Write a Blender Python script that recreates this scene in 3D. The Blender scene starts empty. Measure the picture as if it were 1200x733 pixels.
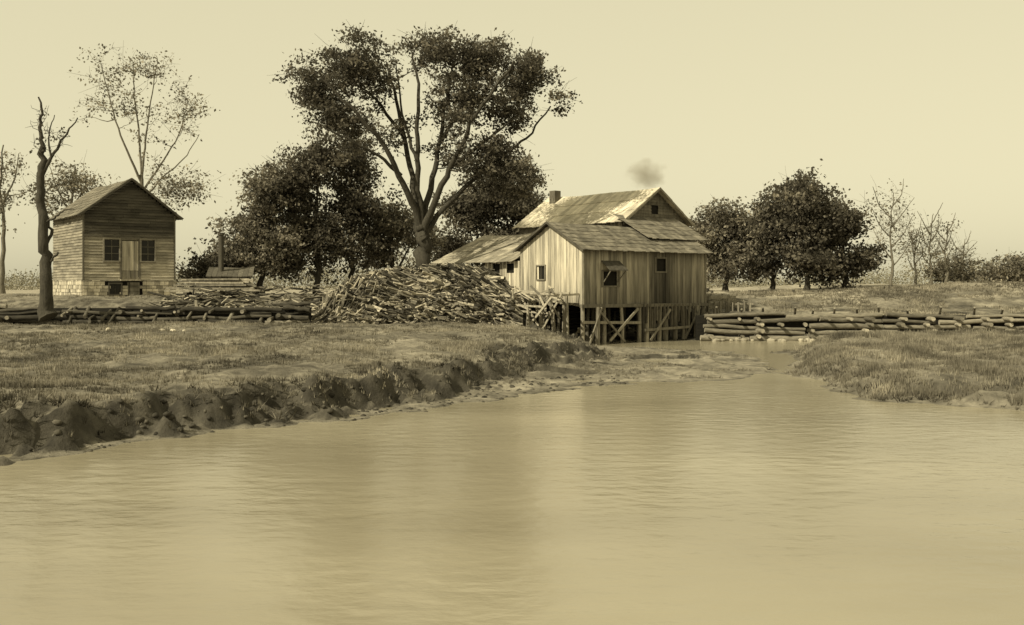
import bpy, math, random
import numpy as np
from mathutils import Vector, Matrix
random.seed(7); rng=np.random.default_rng(7)
scene=bpy.context.scene
scene.view_settings.view_transform='Standard'
scene.view_settings.look='None'
scene.view_settings.exposure=0
EYE=3.5
def sx(px,Y): return (px-600)/1200*Y
def sz(py,Y): return EYE+(335-py)/1200*Y
# ---------------------------------------------------------------- mesh builder
class MB:
    def __init__(s): s.v=[];s.f3=[];s.f4=[];s.n=0;s.sh=[];s.m3=[];s.m4=[];s.s3=[];s.s4=[]
    def add(s,v,f,shade=1.0,mat=0,smooth=False):
        v=np.asarray(v,dtype=np.float64).reshape(-1,3); f=np.asarray(f,dtype=np.int64)
        sh=np.broadcast_to(np.asarray(shade,dtype=np.float64),(len(v),))
        s.v.append(v); s.sh.append(sh)
        if f.shape[1]==3: s.f3.append(f+s.n); s.m3.append(np.full(len(f),mat)); s.s3.append(np.full(len(f),smooth))
        else: s.f4.append(f+s.n); s.m4.append(np.full(len(f),mat)); s.s4.append(np.full(len(f),smooth))
        s.n+=len(v)
    def build(s,name,mats,parent=None):
        me=bpy.data.meshes.new(name)
        v=np.concatenate(s.v); sh=np.concatenate(s.sh)
        f3=np.concatenate(s.f3) if s.f3 else np.zeros((0,3),int)
        f4=np.concatenate(s.f4) if s.f4 else np.zeros((0,4),int)
        m=np.concatenate(s.m3+s.m4); sm=np.concatenate(s.s3+s.s4)
        me.vertices.add(len(v)); me.vertices.foreach_set('co',v.astype(np.float32).ravel())
        nl=len(f3)*3+len(f4)*4
        me.loops.add(nl); me.loops.foreach_set('vertex_index',np.concatenate([f3.ravel(),f4.ravel()]).astype(np.int32))
        me.polygons.add(len(f3)+len(f4))
        ls=np.concatenate([np.arange(len(f3))*3,len(f3)*3+np.arange(len(f4))*4]).astype(np.int32)
        me.polygons.foreach_set('loop_start',ls)
        me.polygons.foreach_set('material_index',m.astype(np.int32))
        me.polygons.foreach_set('use_smooth',sm.astype(bool))
        for mt in mats: me.materials.append(mt)
        a=me.attributes.new('shade','FLOAT','POINT'); a.data.foreach_set('value',sh.astype(np.float32))
        me.update(calc_edges=True); me.validate()
        o=bpy.data.objects.new(name,me); scene.collection.objects.link(o)
        if parent: o.parent=parent
        return o
BOXF=[[0,3,2,1],[4,5,6,7],[0,1,5,4],[1,2,6,5],[2,3,7,6],[3,0,4,7]]
def slab(B,p0,p1,p2,p3,off,shade=1,mat=0):
    P=np.array([p0,p1,p2,p3],float); o=np.array(off,float)
    B.add(np.concatenate([P,P+o]),BOXF,shade,mat)
def box(B,x0,x1,y0,y1,z0,z1,shade=1,mat=0):
    slab(B,(x0,y0,z0),(x1,y0,z0),(x1,y1,z0),(x0,y1,z0),(0,0,z1-z0),shade,mat)
def beam(B,a,b,w,h,shade=1,mat=0,roll=0):
    a=Vector(a);b=Vector(b);d=(b-a).normalized()
    up=Vector((0,0,1)) if abs(d.z)<.95 else Vector((1,0,0))
    s=d.cross(up).normalized(); u=s.cross(d)
    if roll: q=Matrix.Rotation(roll,3,d); s=q@s; u=q@u
    s=s*w/2;u=u*h/2
    slab(B,a-s-u,a+s-u,a+s+u,a-s+u,b-a,shade,mat)
def tube(B,pts,rad,sides=6,shade=1,mat=0,cap=True):
    pts=np.asarray(pts,float);n=len(pts);rad=np.broadcast_to(np.asarray(rad,float),(n,))
    t=np.gradient(pts,axis=0); t/=np.linalg.norm(t,axis=1)[:,None]+1e-9
    ref=np.array([0.31,0.9,0.2]) if abs(t[0]@np.array([0.31,0.9,0.2]))<.85 else np.array([1.,0,0])
    a=np.cross(t,ref);a/=np.linalg.norm(a,axis=1)[:,None]+1e-9
    b=np.cross(t,a)
    th=np.arange(sides)*2*math.pi/sides
    V=pts[:,None,:]+rad[:,None,None]*(np.cos(th)[None,:,None]*a[:,None,:]+np.sin(th)[None,:,None]*b[:,None,:])
    V=V.reshape(-1,3);F=[]
    for i in range(n-1):
        for j in range(sides):
            k=(j+1)%sides
            F.append([i*sides+j,i*sides+k,(i+1)*sides+k,(i+1)*sides+j])
    if sides==4 and cap: F+= [[3,2,1,0],[(n-1)*4+i for i in range(4)]]
    B.add(V,F,shade,mat,True)
    if cap and sides!=4:
        for e in (0,n-1):
            ring=V[e*sides:(e+1)*sides]; c=pts[e]
            vv=np.vstack([ring,c[None]])
            ff=[[j,(j+1)%sides,sides] for j in range(sides)]
            B.add(vv,ff,np.asarray(shade).ravel()[0]*1.5,mat,False)
# ---------------------------------------------------------------- materials
def mat(name,lum,tint=(1.11,1.0,.77),rough=.9,scale=3,amt=.35,stretch=(1,1,1),bump=0.3,spec=.15,kind='p',transl=.3,detail=4,bdist=.03):
    m=bpy.data.materials.new(name); m.use_nodes=True; nt=m.node_tree; N=nt.nodes; L=nt.links; N.clear()
    out=N.new('ShaderNodeOutputMaterial')
    at=N.new('ShaderNodeAttribute'); at.attribute_name='shade'
    tc=N.new('ShaderNodeTexCoord'); mp=N.new('ShaderNodeMapping'); mp.inputs['Scale'].default_value=stretch
    L.new(tc.outputs['Object'],mp.inputs[0])
    no=N.new('ShaderNodeTexNoise'); no.inputs['Scale'].default_value=scale; no.inputs['Detail'].default_value=detail; no.inputs['Roughness'].default_value=.65
    L.new(mp.outputs[0],no.inputs['Vector'])
    mr=N.new('ShaderNodeMapRange'); mr.inputs[1].default_value=.3; mr.inputs[2].default_value=.7
    mr.inputs[3].default_value=lum*(1-amt); mr.inputs[4].default_value=lum*(1+amt)
    L.new(no.outputs[0],mr.inputs[0])
    mu=N.new('ShaderNodeMath'); mu.operation='MULTIPLY'; L.new(mr.outputs[0],mu.inputs[0]); L.new(at.outputs['Fac'],mu.inputs[1])
    vm=N.new('ShaderNodeVectorMath'); vm.operation='SCALE'; vm.inputs[0].default_value=tint; L.new(mu.outputs[0],vm.inputs['Scale'])
    if kind=='leaf':
        d=N.new('ShaderNodeBsdfDiffuse'); t=N.new('ShaderNodeBsdfTranslucent'); mx=N.new('ShaderNodeMixShader'); mx.inputs[0].default_value=transl
        L.new(vm.outputs[0],d.inputs[0]); L.new(vm.outputs[0],t.inputs[0]); L.new(d.outputs[0],mx.inputs[1]); L.new(t.outputs[0],mx.inputs[2]); L.new(mx.outputs[0],out.inputs[0])
    else:
        p=N.new('ShaderNodeBsdfPrincipled'); p.inputs['Roughness'].default_value=rough; p.inputs['Specular IOR Level'].default_value=spec
        L.new(vm.outputs[0],p.inputs['Base Color']); L.new(p.outputs[0],out.inputs[0])
        if bump:
            bp=N.new('ShaderNodeBump'); bp.inputs['Strength'].default_value=bump; bp.inputs['Distance'].default_value=bdist
            L.new(no.outputs[0],bp.inputs['Height']); L.new(bp.outputs[0],p.inputs['Normal'])
    return m
M_ground=mat('ground_soil_grass',1.0,scale=2.2,amt=.45,bump=1.0,detail=10,bdist=.16)
M_grass=mat('grass_blade',.21,kind='leaf',scale=.6,amt=.4,transl=.25,detail=5)
M_weed=mat('bank_weed',.12,kind='leaf',scale=.8,amt=.35,transl=.2)
M_bark=mat('bark',.05,scale=5,amt=.4,stretch=(3,3,.6),bump=.6)
M_bark_l=mat('bark_pale',.13,scale=5,amt=.4,stretch=(3,3,.6),bump=.6)
M_leaf=mat('leaf_dark',.098,kind='leaf',scale=.35,amt=.4,transl=.4,detail=3)
M_leaf_l=mat('leaf_pale',.16,kind='leaf',scale=.35,amt=.4,transl=.4,detail=3)
M_far_haze=mat('leaf_distant_hazed',.21,tint=(1.08,1,.74),kind='leaf',scale=.1,amt=.25,transl=.3,detail=2)  # distance haze put into the colour: paler albedo for far leaves
M_wood=mat('weathered_boards',.19,scale=3,amt=.38,stretch=(2,2,.5),bump=.4)
M_woodh=mat('weathered_clapboard',.17,scale=1.3,amt=.45,stretch=(.6,.6,3),bump=.4,detail=7)
M_pale=mat('whitewashed_boards',.37,scale=1.3,amt=.55,stretch=(4,4,.3),bump=.3,detail=8)
M_slab=mat('sawn_slabs',.155,scale=6,amt=.4,bump=.4)
M_dark=mat('dark_interior',.015,scale=3,amt=.3,bump=0)
M_log=mat('log_wood',.14,scale=4,amt=.45,stretch=(.6,3,3),bump=.7)
M_roof=mat('board_roof_pale',.47,scale=1.2,amt=.3,bump=.3,detail=8)
M_roofd=mat('shingle_roof_dark',.13,scale=1.5,amt=.5,bump=.6,detail=9)
M_stone=mat('fieldstone',.34,scale=3,amt=.35,bump=.7)
M_soil=mat('dark_soil',.05,scale=4,amt=.45,bump=1,detail=8,bdist=.05)
M_glass=mat('window_pane',.02,rough=.3,spec=.2,amt=.2,bump=0)
# ---------------------------------------------------------------- noise + terrain
_T=[rng.random((256,256))*2-1 for _ in range(8)]
def vn(x,y,k=0):
    x=np.asarray(x,float)+1000;y=np.asarray(y,float)+1000
    ix=np.floor(x).astype(int);iy=np.floor(y).astype(int);fx=x-ix;fy=y-iy
    fx=fx*fx*(3-2*fx);fy=fy*fy*(3-2*fy);T=_T[k]
    a=T[ix%256,iy%256];b=T[(ix+1)%256,iy%256];c=T[ix%256,(iy+1)%256];d=T[(ix+1)%256,(iy+1)%256]
    return (a*(1-fx)+b*fx)*(1-fy)+(c*(1-fx)+d*fx)*fy
def ss(t): t=np.clip(t,0,1); return t*t*(3-2*t)
WP=np.array([(-400,-80),(-60,-2),(-25,11.5),(-14,17.5),(-9.6,21),(-8.5,22.7),(-7.2,24.7),(-4.5,27.1),(-2.45,29.4),(0,32.6),(2.4,35.3),(4.7,37),(8,38.2),(10.6,42.5),(11.9,48),(11.2,54),(8,57),(4.5,58.6),(2.2,60.5),(.8,63.5),(4,66),(9,67),(12,65.6),(30,65.6),(60,65.6),(60,62),(25,61.8),(18.2,60),(14.4,54),(12.8,47),(11.6,41),(10.3,36),(10.6,31.6),(13.4,29.0),(14.7,27.5),(20,23),(40,13),(400,-80),(400,-300),(-400,-300)],float)
def sdw(x,y):
    x=np.asarray(x,float);y=np.asarray(y,float);best=np.full(x.shape,1e18);ins=np.zeros(x.shape,bool)
    n=len(WP)
    for i in range(n):
        ax,ay=WP[i];bx,by=WP[(i+1)%n];dx,dy=bx-ax,by-ay
        t=np.clip(((x-ax)*dx+(y-ay)*dy)/(dx*dx+dy*dy),0,1)
        best=np.minimum(best,(x-ax-t*dx)**2+(y-ay-t*dy)**2)
        c=((ay>y)!=(by>y)); 
        with np.errstate(divide='ignore',invalid='ignore'):
            xi=(bx-ax)*(y-ay)/(by-ay if by!=ay else 1e-9)+ax
        ins^=(c&(x<xi))
    d=np.sqrt(best); return np.where(ins,-d,d)
def terrain(x,y):
    x=np.asarray(x,float);y=np.asarray(y,float)
    d0=sdw(x,y)
    near=ss((90-y)/20)
    d=d0+near*(.65*vn(x*.45,y*.45,0)+.4*vn(x*1.3,y*1.3,1)+.22*vn(x*3.1,y*3.1,2))*np.where(y>62,.2,1)
    right=(x>np.interp(y,[20,40,46,54,60,62],[9,9.6,12.2,13,15,17]))&(y<64)
    w0=np.interp(x,[-30,-5,-2,1,4,12],[.1,.3,.9,4.,7.,8.])
    w0=w0+(.35*np.clip(vn(x*.5+7,y*.5,6),-.2,1)+.3*vn(x*1.9,y*1.9,7))
    crest=np.interp(x,[-6,1,4,10],[.72,.6,.42,.2])
    w1=np.interp(x,[-5,2],[1.3,2.4])*(1+.45*vn(x*.9,y*.9,5))
    t=(d-w0)/w1
    L=.02+.05*np.clip(d,0,3)+crest*ss(t)+.65*ss((y-25)/26)*ss(d/9)*(1-ss((x-0)/5))
    L=L+.24*ss(t*3+.6)*ss((1.4-t)*2)*(vn(x*2.6,y*2.6,3)+.7*vn(x*5.5,y*5.5,1))
    yt=np.interp(x,[-3,1,3,12,13],[53,60,66,71,66])
    L=L+ (2.85-L)*ss((y-yt)/5.0)
    R=.02+.70*ss((d-.05)/2.0)*(.8+.2*ss((y-30)/15))+.08*ss(d/8)+.15*ss(d/2)*vn(x*.35,y*.35,2)
    D=1.5*ss(d0/.7)+.25*ss((y-66.5)/3)+(1.15+.75*ss((x-20)/22))*ss((y-70+2.5*vn(x*.12,y*.02,3))/(12+3*vn(x*.1,0,4)))
    D=D+.16*ss((y-68)/4)*(vn(x*.3,y*.3,5)+.5*vn(x*.9,y*.9,6))
    beh=(x>12.2)&(y>=64)
    h=np.where(beh,D,np.where(right,R,L))
    h=np.where(d<0,np.maximum(-1.2,.35*d),h)
    land=ss(d/1.5)
    h=h+land*near*(.09*vn(x*.8,y*.8,3)+.05*vn(x*2.3,y*2.3,4)+.03*vn(x*5,y*5,5))
    h=h+ss((y-95)/60)*(-.2+.25*vn(x*.03,y*.03,6))
    for (cx,cy,rx,ry) in [(7.3,47,2.0,1.6),(2.5,39.5,1.6,.7),(9.5,51.5,1.2,1.3),(4.2,43,1.0,.6)]:
        q=((x-cx)/rx)**2+((y-cy)/ry)**2+.5*vn(x*1.3,y*1.3,7)
        h=np.where(q<1,np.minimum(h,-.05+.12*q),h)
    return h,d,right,w0,w1
def gz(x,y): return float(terrain(np.array([x]),np.array([y]))[0][0])
def axis(lo,hi,step,far,g=1.18):
    a=list(np.arange(lo,hi,step)); s=step; p=hi
    while p<far: a.append(p); s*=g; p+=s
    a.append(far); s=step;p=lo-step
    b=[]
    while p>-far: b.append(p); s*=g; p-=s
    b.append(-far)
    return np.array(b[::-1]+a)
xs=axis(-30,34,.14,1800,1.12);ys=axis(17,68,.14,1800,1.10)
GX,GY=np.meshgrid(xs,ys,indexing='ij')
h,d,right,w0,w1=terrain(GX,GY)
grassA=.155+.06*vn(GX*.25,GY*.35,1)+.05*vn(GX*1.1,GY*1.6,2)+.035*vn(GX*4,GY*4,6)
mudA=.175+.06*vn(GX*.6,GY*1.2,3)+.06*vn(GX*2,GY*2,5)
alb=grassA.copy()
dzx=np.abs(np.gradient(h,axis=0)/np.gradient(xs)[:,None]);dzy=np.abs(np.gradient(h,axis=1)/np.gradient(ys)[None,:])
slope=np.hypot(dzx,dzy)
isnear=(GY<63)
mud=ss((w0+.3-d)/.8)*isnear*(~right)
alb=alb*(1-mud)+mudA*mud
wet=ss((.35-d)/.6)*isnear
alb=alb*(1-.6*wet)+.6*.08*wet
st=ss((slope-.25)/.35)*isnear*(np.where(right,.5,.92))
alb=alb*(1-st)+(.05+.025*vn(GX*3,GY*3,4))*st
back=ss((GY-64)/4)
crestb=ss((GY-76)/6)
alb=alb*(1-back)+back*(.16+.09*vn(GX*.2,GY*.3,5)+.09*vn(GX*.7,GY*1.2,4)+.04*vn(GX*2.5,GY*3,2)+.12*crestb)
under_shade=ss((GY-57.5)/2)*ss((71-GY)/4)*ss((GX+1)/2)*ss((14-GX)/2)
alb=alb*(1-under_shade)+.04*under_shade  # shade beneath the mill painted into the ground albedo
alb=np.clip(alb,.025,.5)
nx,ny=GX.shape
idx=np.arange(nx*ny).reshape(nx,ny)
F=np.stack([idx[:-1,:-1],idx[1:,:-1],idx[1:,1:],idx[:-1,1:]],-1).reshape(-1,4)
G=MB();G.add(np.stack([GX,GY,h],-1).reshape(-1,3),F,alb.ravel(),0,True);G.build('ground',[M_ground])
# ---------------------------------------------------------------- water
mw=bpy.data.materials.new('river_water');mw.use_nodes=True;nt=mw.node_tree;N=nt.nodes;L=nt.links
p=N['Principled BSDF'];p.inputs['Roughness'].default_value=.17;p.inputs['IOR'].default_value=1.35
tc=N.new('ShaderNodeTexCoord')
def nz(sc,stv,det):
    mp=N.new('ShaderNodeMapping');mp.inputs['Scale'].default_value=stv;L.new(tc.outputs['Object'],mp.inputs[0])
    n=N.new('ShaderNodeTexNoise');n.inputs['Scale'].default_value=sc;n.inputs['Detail'].default_value=det;L.new(mp.outputs[0],n.inputs[0]);return n
n1=nz(2.0,(.8,1.3,1),5);n2=nz(.11,(.6,1.3,1),6);n3=nz(.16,(1,1,1),2)
b=N.new('ShaderNodeBump');b.inputs['Distance'].default_value=.05
ms_=N.new('ShaderNodeMapRange');ms_.inputs[1].default_value=.35;ms_.inputs[2].default_value=.65;ms_.inputs[3].default_value=.22;ms_.inputs[4].default_value=.65
L.new(n3.outputs[0],ms_.inputs[0]);L.new(ms_.outputs[0],b.inputs['Strength'])
L.new(n1.outputs[0],b.inputs['Height']);L.new(b.outputs[0],p.inputs['Normal'])
cr=N.new('ShaderNodeValToRGB');cr.color_ramp.elements[0].position=.3;cr.color_ramp.elements[1].position=.7
cr.color_ramp.elements[0].color=(.215,.188,.128,1);cr.color_ramp.elements[1].color=(.345,.31,.222,1)
L.new(n2.outputs[0],cr.inputs[0]);L.new(cr.outputs[0],p.inputs['Base Color'])
W=MB();W.add([(-400,-300,0),(400,-300,0),(400,66.3,0),(-400,66.3,0)],[[0,1,2,3]]);W.build('river_water',[mw])
# ---------------------------------------------------------------- grass
def blades(B,x,y,z,hgt,wid,nb,shade,lean=.5,mat=0):
    n=len(x);x=np.repeat(x,nb);y=np.repeat(y,nb);z=np.repeat(z,nb);hg=np.repeat(hgt,nb)*rng.uniform(.5,1.2,n*nb);sh=np.repeat(shade,nb)*rng.uniform(.75,1.25,n*nb)
    m=n*nb;a=rng.uniform(0,2*math.pi,m);r=rng.uniform(0,1,m)*np.repeat(hgt,nb)*.6
    x=x+np.cos(a)*r;y=y+np.sin(a)*r
    t=rng.uniform(0,2*math.pi,m);wx=np.cos(t)*wid/2;wy=np.sin(t)*wid/2
    l=rng.uniform(0,lean,m)*hg;lx=np.cos(a)*l;ly=np.sin(a)*l
    V=np.empty((m,3,3))
    V[:,0]=np.stack([x-wx,y-wy,z-.03],-1);V[:,1]=np.stack([x+wx,y+wy,z-.03],-1);V[:,2]=np.stack([x+lx,y+ly,z+hg],-1)
    B.add(V.reshape(-1,3),np.arange(m*3).reshape(-1,3),np.repeat(sh,3),mat)
GB=MB()
n=160000
Y=18+rng.random(n)**.85*46; X=(rng.random(n)*1.24-.62)*Y
hh,dd,rr,ww0,_=terrain(X,Y)
keep=(dd>np.where(rr,.35,ww0*.95+.4))&(hh>.10)&~((X>1.5)&(X<13)&(Y>57))&~((~rr)&(Y>53)&(X<1)&(rng.random(n)<.7))
dens=.5+.8*vn(X*.5,Y*.5,2)+.6*vn(X*1.6,Y*1.6,5)
keep&=rng.random(n)<np.where(rr,.6+.8*vn(X*.9,Y*.9,2),dens)
X,Y,hh,dd,rr=X[keep],Y[keep],hh[keep],dd[keep],rr[keep]
hg=np.where(rr,.09+.12*rng.random(len(X))+.25*np.clip(vn(X*.8,Y*.8,1),0,1),.05+.07*rng.random(len(X))+.16*np.clip(vn(X*.7,Y*.7,4)-.15,0,1))
shd=np.where(rr,.85,.95)+.5*vn(X*.35,Y*.5,6)+.4*vn(X*1.3,Y*1.3,1)
blades(GB,X,Y,hh,hg,.03,5,np.clip(shd,.25,1.9))
n=9000;X=rng.uniform(-2,13,n);Y=rng.uniform(33,57,n);hh,dd,rr,ww0,_=terrain(X,Y)
k=(~rr)&(hh>.04)&(dd>.4)&(dd<ww0+.6)&(vn(X*.7,Y*.7,6)+.5*vn(X*2.2,Y*2.2,2)>.2)
blades(GB,X[k],Y[k],hh[k],.05+.08*rng.random(k.sum()),.03,6,np.clip(.9+.4*vn(X[k],Y[k],2),.4,1.5),1.0,0)
n=52000
X=rng.uniform(-14,24,n);Y=rng.uniform(18,60,n);hh,dd,rr,ww0,ww1=terrain(X,Y)
pt=vn(X*.7,Y*.7,3)+.7*vn(X*2,Y*2,4)
k=(((~rr)&(dd>ww0-.15)&(dd<ww0+ww1+.8)&(X<6)&(hh>.08))|(rr&(dd>.1)&(dd<2.2)))&(pt>np.where(rr,-.1,-.12))&(rng.random(n)<.6)
X,Y,hh=X[k],Y[k],hh[k]
blades(GB,X,Y,hh,.05+.15*rng.random(len(X)),.04,7,np.clip(1+.8*vn(X*1.3,Y*1.3,2),.35,2.4),1.6,1)
n=26000;X=rng.uniform(12.5,52,n);Y=rng.uniform(66.6,92,n);hh=terrain(X,Y)[0]
k=(vn(X*.4,Y*.5,4)+.6*vn(X*1.3,Y*1.3,1)>-.05)
blades(GB,X[k],Y[k],hh[k],.08+.16*rng.random(k.sum()),.07,4,np.clip(1.0+.5*vn(X[k]*.5,Y[k]*.5,3),.4,1.7),.9,0)
GB.build('grass',[M_grass,M_weed])
# ---------------------------------------------------------------- trees
def leaves(B,c,rad,n,size,shade,mat):
    q=rng.normal(0,.62,(n,3))*np.array(rad)
    P=np.array(c)+q
    a=rng.normal(0,1,(n,3));a/=np.linalg.norm(a,axis=1)[:,None]
    b=np.cross(a,rng.normal(0,1,(n,3)));b/=np.linalg.norm(b,axis=1)[:,None]+1e-9
    s=size*rng.uniform(.5,1.3,n)[:,None]
    V=np.stack([P-a*s,P-b*s*.6,P+a*s,P+b*s*.6],1).reshape(-1,3)
    sh=shade*rng.uniform(.6,1.5,n)
    B.add(V,np.arange(n*4).reshape(-1,4),np.repeat(sh,4),mat)
def tree(name,Yd,limbs,lobes,nl,lsize,crad,leafmat,barkmat=None,dspread=2.5,br=.05,leaf_frac=1.0,jit=.12,attach_bias=.8,gap=-.3,gs=.45,ragged=.35):
    B=MB();sk=[];skr=[]
    for pl,r0,r1 in limbs:
        P=np.array([(sx(a,Yd),Yd+dy,sz(bb,Yd)) for a,bb,dy in pl])
        n=max(6,len(P)*4);t=np.linspace(0,len(P)-1,n);Q=np.stack([np.interp(t,np.arange(len(P)),P[:,i]) for i in range(3)],-1)
        for _ in range(2):
            Q[1:-1]=.25*Q[:-2]+.5*Q[1:-1]+.25*Q[2:]
        Q[1:-1]+=rng.normal(0,jit,(n-2,3))*min(1,r0*2)
        R=r0+(r1-r0)*np.linspace(0,1,n)**.8
        if len(sk)==0 and r0>.2: R[:3]*=np.array([1.45,1.2,1.06])
        tube(B,Q,R,8 if r0>.2 else 6,1,0)
        st=n//3 if len(sk)==0 else 1
        sk+=list(Q[st:]);skr+=list(R[st:])
    C=[];ox,oz=rng.uniform(0,90,2)
    for (cx,cy,rx,ry,cnt) in lobes:
        for _ in range(cnt):
            q=rng.normal(0,1,3);q/=np.linalg.norm(q)
            rag=1+ragged*float(vn(math.atan2(q[2],q[0])*2.2+cx,q[1]*2+cy,3))
            q*=rng.random()**.45*rng.uniform(.8,1.15)*rag
            c=(sx(cx+q[0]*rx,Yd),Yd+q[1]*dspread+rng.normal(0,.3),sz(cy+q[2]*ry,Yd))
            if float(vn(c[0]*gs+ox,c[2]*gs*1.3+oz+c[1]*.15,5))<gap: continue
            C.append(c)
    C=np.array(C);base=np.array(sk[0]);order=np.argsort(np.linalg.norm(C-base,axis=1))
    SK=np.array(sk);SR=np.array(skr)
    for i in order:
        c=C[i];dv=c-SK;dist=np.linalg.norm(dv,axis=1)+attach_bias*np.clip(-dv[:,2],0,None)*1.5+np.where(dv[:,2]<.15*np.abs(dv[:,0]),.4,0)
        j=int(np.argmin(dist));a=SK[j];L_=np.linalg.norm(c-a)
        if L_<.05: continue
        n=5;t=np.linspace(0,1,n)[:,None];Q=a+(c-a)*t;Q[:,2]+=(np.sin(t[:,0]*math.pi)*-.07*L_);Q[1:-1]+=rng.normal(0,.06*min(L_,1.5),(n-2,3))
        r0=min(SR[j]*.7,br*(.6+.35*L_));R=np.linspace(r0,max(.012,r0*.35),n)
        tube(B,Q,R,4,1,0,False)
        SK=np.vstack([SK,Q[1:]]);SR=np.concatenate([SR,R[1:]])
        for _ in range(3):
            e=c+rng.normal(0,1,3)*np.array(crad)*1.0+np.array([0,0,.1]);tube(B,[c,(c+e)/2+rng.normal(0,.05,3),e],[R[-1],.012,.006],3,1,0,False)
        if rng.random()<leaf_frac:
            s0=rng.uniform(.55,1.6)
            for _ in range(3):
                k=rng.uniform(.35,1.0);cc=c+rng.normal(0,.55,3)*np.array(crad)
                leaves(B,cc,np.array(crad)*k*np.array([1.1,1.1,.75]),max(2,int(nl*k*.55)),lsize,s0*rng.uniform(.75,1.3),1)
    B.build(name,[barkmat or M_bark,leafmat])
Ye=66
tree('elm_tree',Ye,[
 ([(500,352,0),(498,320,0),(496,290,0),(494,272,0),(493,262,0)],.60,.40),
 ([(493,268,0),(476,220,-1),(455,175,-2),(425,140,-3),(388,105,-3.5)],.27,.06),
 ([(493,268,0),(481,208,1),(468,150,2),(455,95,3),(447,66,3)],.26,.06),
 ([(494,266,0),(489,200,-.5),(491,150,-1),(492,100,-1),(485,66,-1)],.24,.06),
 ([(495,268,0),(505,210,.5),(515,160,1),(521,110,1.5),(530,66,2)],.26,.06),
 ([(496,272,0),(517,222,-1),(542,175,-2),(567,130,-3),(602,88,-4)],.27,.06),
 ([(497,275,0),(522,238,1),(555,205,2),(590,175,3),(620,150,4),(648,112,4)],.21,.05),
 ([(472,208,-1),(450,188,-2),(415,170,-3),(378,152,-3)],.15,.04),
 ([(514,165,1),(545,118,0),(572,75,0)],.16,.04),
 ([(469,155,2),(432,105,2),(392,78,3)],.15,.04),
 ([(489,190,0),(472,140,0),(468,80,-2)],.14,.04),
 ([(530,198,-1),(575,165,-1),(625,120,-1)],.14,.04)],
 [(372,103,30,28,60),(404,80,36,20,56),(452,66,44,22,60),(510,62,46,22,68),(572,68,44,22,72),(624,92,34,30,76),(608,135,40,32,84),(572,182,36,28,54),(604,200,28,26,44),
  (398,138,36,24,46),(440,112,36,30,32),(510,108,50,34,40),(560,115,36,34,50),(470,150,40,40,14),(535,160,34,40,22),(650,108,18,28,26),(590,228,32,20,26),(420,172,26,20,20)],
 72,.115,(.62,.7,.46),M_leaf,dspread=3.8,br=.045,gap=-.24,gs=.5)
def bushy(name,Yd,tx,ty,lobes,mt,nl=90,ls=.13,cr=(.7,.7,.55),tr=.25,ds=2.6,gap=-.6,**k):
    hi=min(l[1]for l in lobes);top=(hi+ty)/2
    lim=[([(tx,ty,0),(tx+2,(ty+top)/2,0),(tx-2,top,0),(tx,hi+10,0)],tr,.05)]
    for l in lobes: lim.append(([(tx,(ty*.6+top*.4),0),((tx+l[0])/2,(top+l[1])/2+8,rng.uniform(-1,1)),(l[0],l[1],rng.uniform(-1.5,1.5))],tr*.5,.04))
    lobes=[(a,b,c,dd_,int(e*1.45)) for a,b,c,dd_,e in lobes]
    tree(name,Yd,lim,lobes,nl,ls,cr,mt,dspread=ds,gap=gap,ragged=.5,**k)
bushy('maple_tree',74,372,346,[(350,225,32,45,60),(370,186,20,28,24),(372,270,40,40,50),(340,300,34,30,38)],M_leaf)
bushy('maple_tree',76,412,346,[(412,192,24,36,44),(418,245,30,40,46),(400,295,36,32,42)],M_leaf)
bushy('maple_tree',72,305,345,[(316,225,22,30,34),(298,268,28,34,48),(325,290,28,34,36),(280,300,22,26,26)],M_leaf_l,nl=80)
bushy('willow_tree',78,460,345,[(460,262,28,32,44),(440,295,32,30,40),(485,285,28,34,30)],M_leaf_l,nl=75)
bushy('maple_tree',88,560,345,[(545,250,30,36,44),(575,228,30,36,44),(612,248,30,32,40),(530,290,30,26,28),(590,280,40,24,30)],M_leaf,cr=(.85,.85,.65),ls=.16)
tree('poplar_tree',80,[
 ([(172,345,0),(170,290,0),(168,240,0),(165,205,0)],.26,.14),
 ([(166,215,0),(150,170,-1),(136,125,-1),(124,78,-1)],.11,.03),
 ([(166,210,0),(158,160,1),(152,110,1),(150,68,1)],.11,.03),
 ([(166,210,0),(170,165,0),(176,120,0),(185,72,0)],.11,.03),
 ([(167,225,0),(188,185,1),(208,150,1),(216,112,1)],.10,.03),
 ([(168,235,0),(195,210,-1),(220,190,-1),(238,160,-1)],.09,.03)],
 [(124,90,24,26,14),(155,76,40,14,14),(192,80,28,18,12),(222,130,20,36,20),(150,130,38,34,14),(226,190,20,34,30),(205,215,30,26,28),(182,150,26,30,8),(108,125,14,28,6),(213,228,26,18,22)],
 24,.12,(.8,.7,.6),M_leaf_l,M_bark_l,dspread=2.2,br=.03,ragged=.6)
tree('poplar_tree',84,[([(80,345,0),(80,280,0),(84,235,0),(88,195,0)],.22,.05),([(82,250,0),(66,220,0),(58,195,0)],.08,.03),([(83,245,0),(100,220,0),(112,205,0)],.08,.03)],
 [(75,215,26,24,30),(100,222,24,20,22),(60,235,18,20,16)],32,.13,(.8,.7,.6),M_leaf_l,M_bark_l,ragged=.6)
tree('poplar_tree',82,[([(2,345,0),(4,280,0),(0,220,0),(4,170,0)],.22,.05),([(2,250,0),(-14,210,0),(-24,160,0)],.1,.03),([(2,240,0),(18,210,0),(22,180,0)],.1,.03)],
 [(4,200,24,26,18),(-14,220,26,30,22),(10,240,24,30,18)],28,.13,(.8,.7,.6),M_leaf_l,M_bark_l,ragged=.6)
bushy('shrub',70,262,346,[(262,308,26,20,24),(240,322,26,12,18)],M_leaf,nl=60,tr=.1,ds=1.6)
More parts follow.
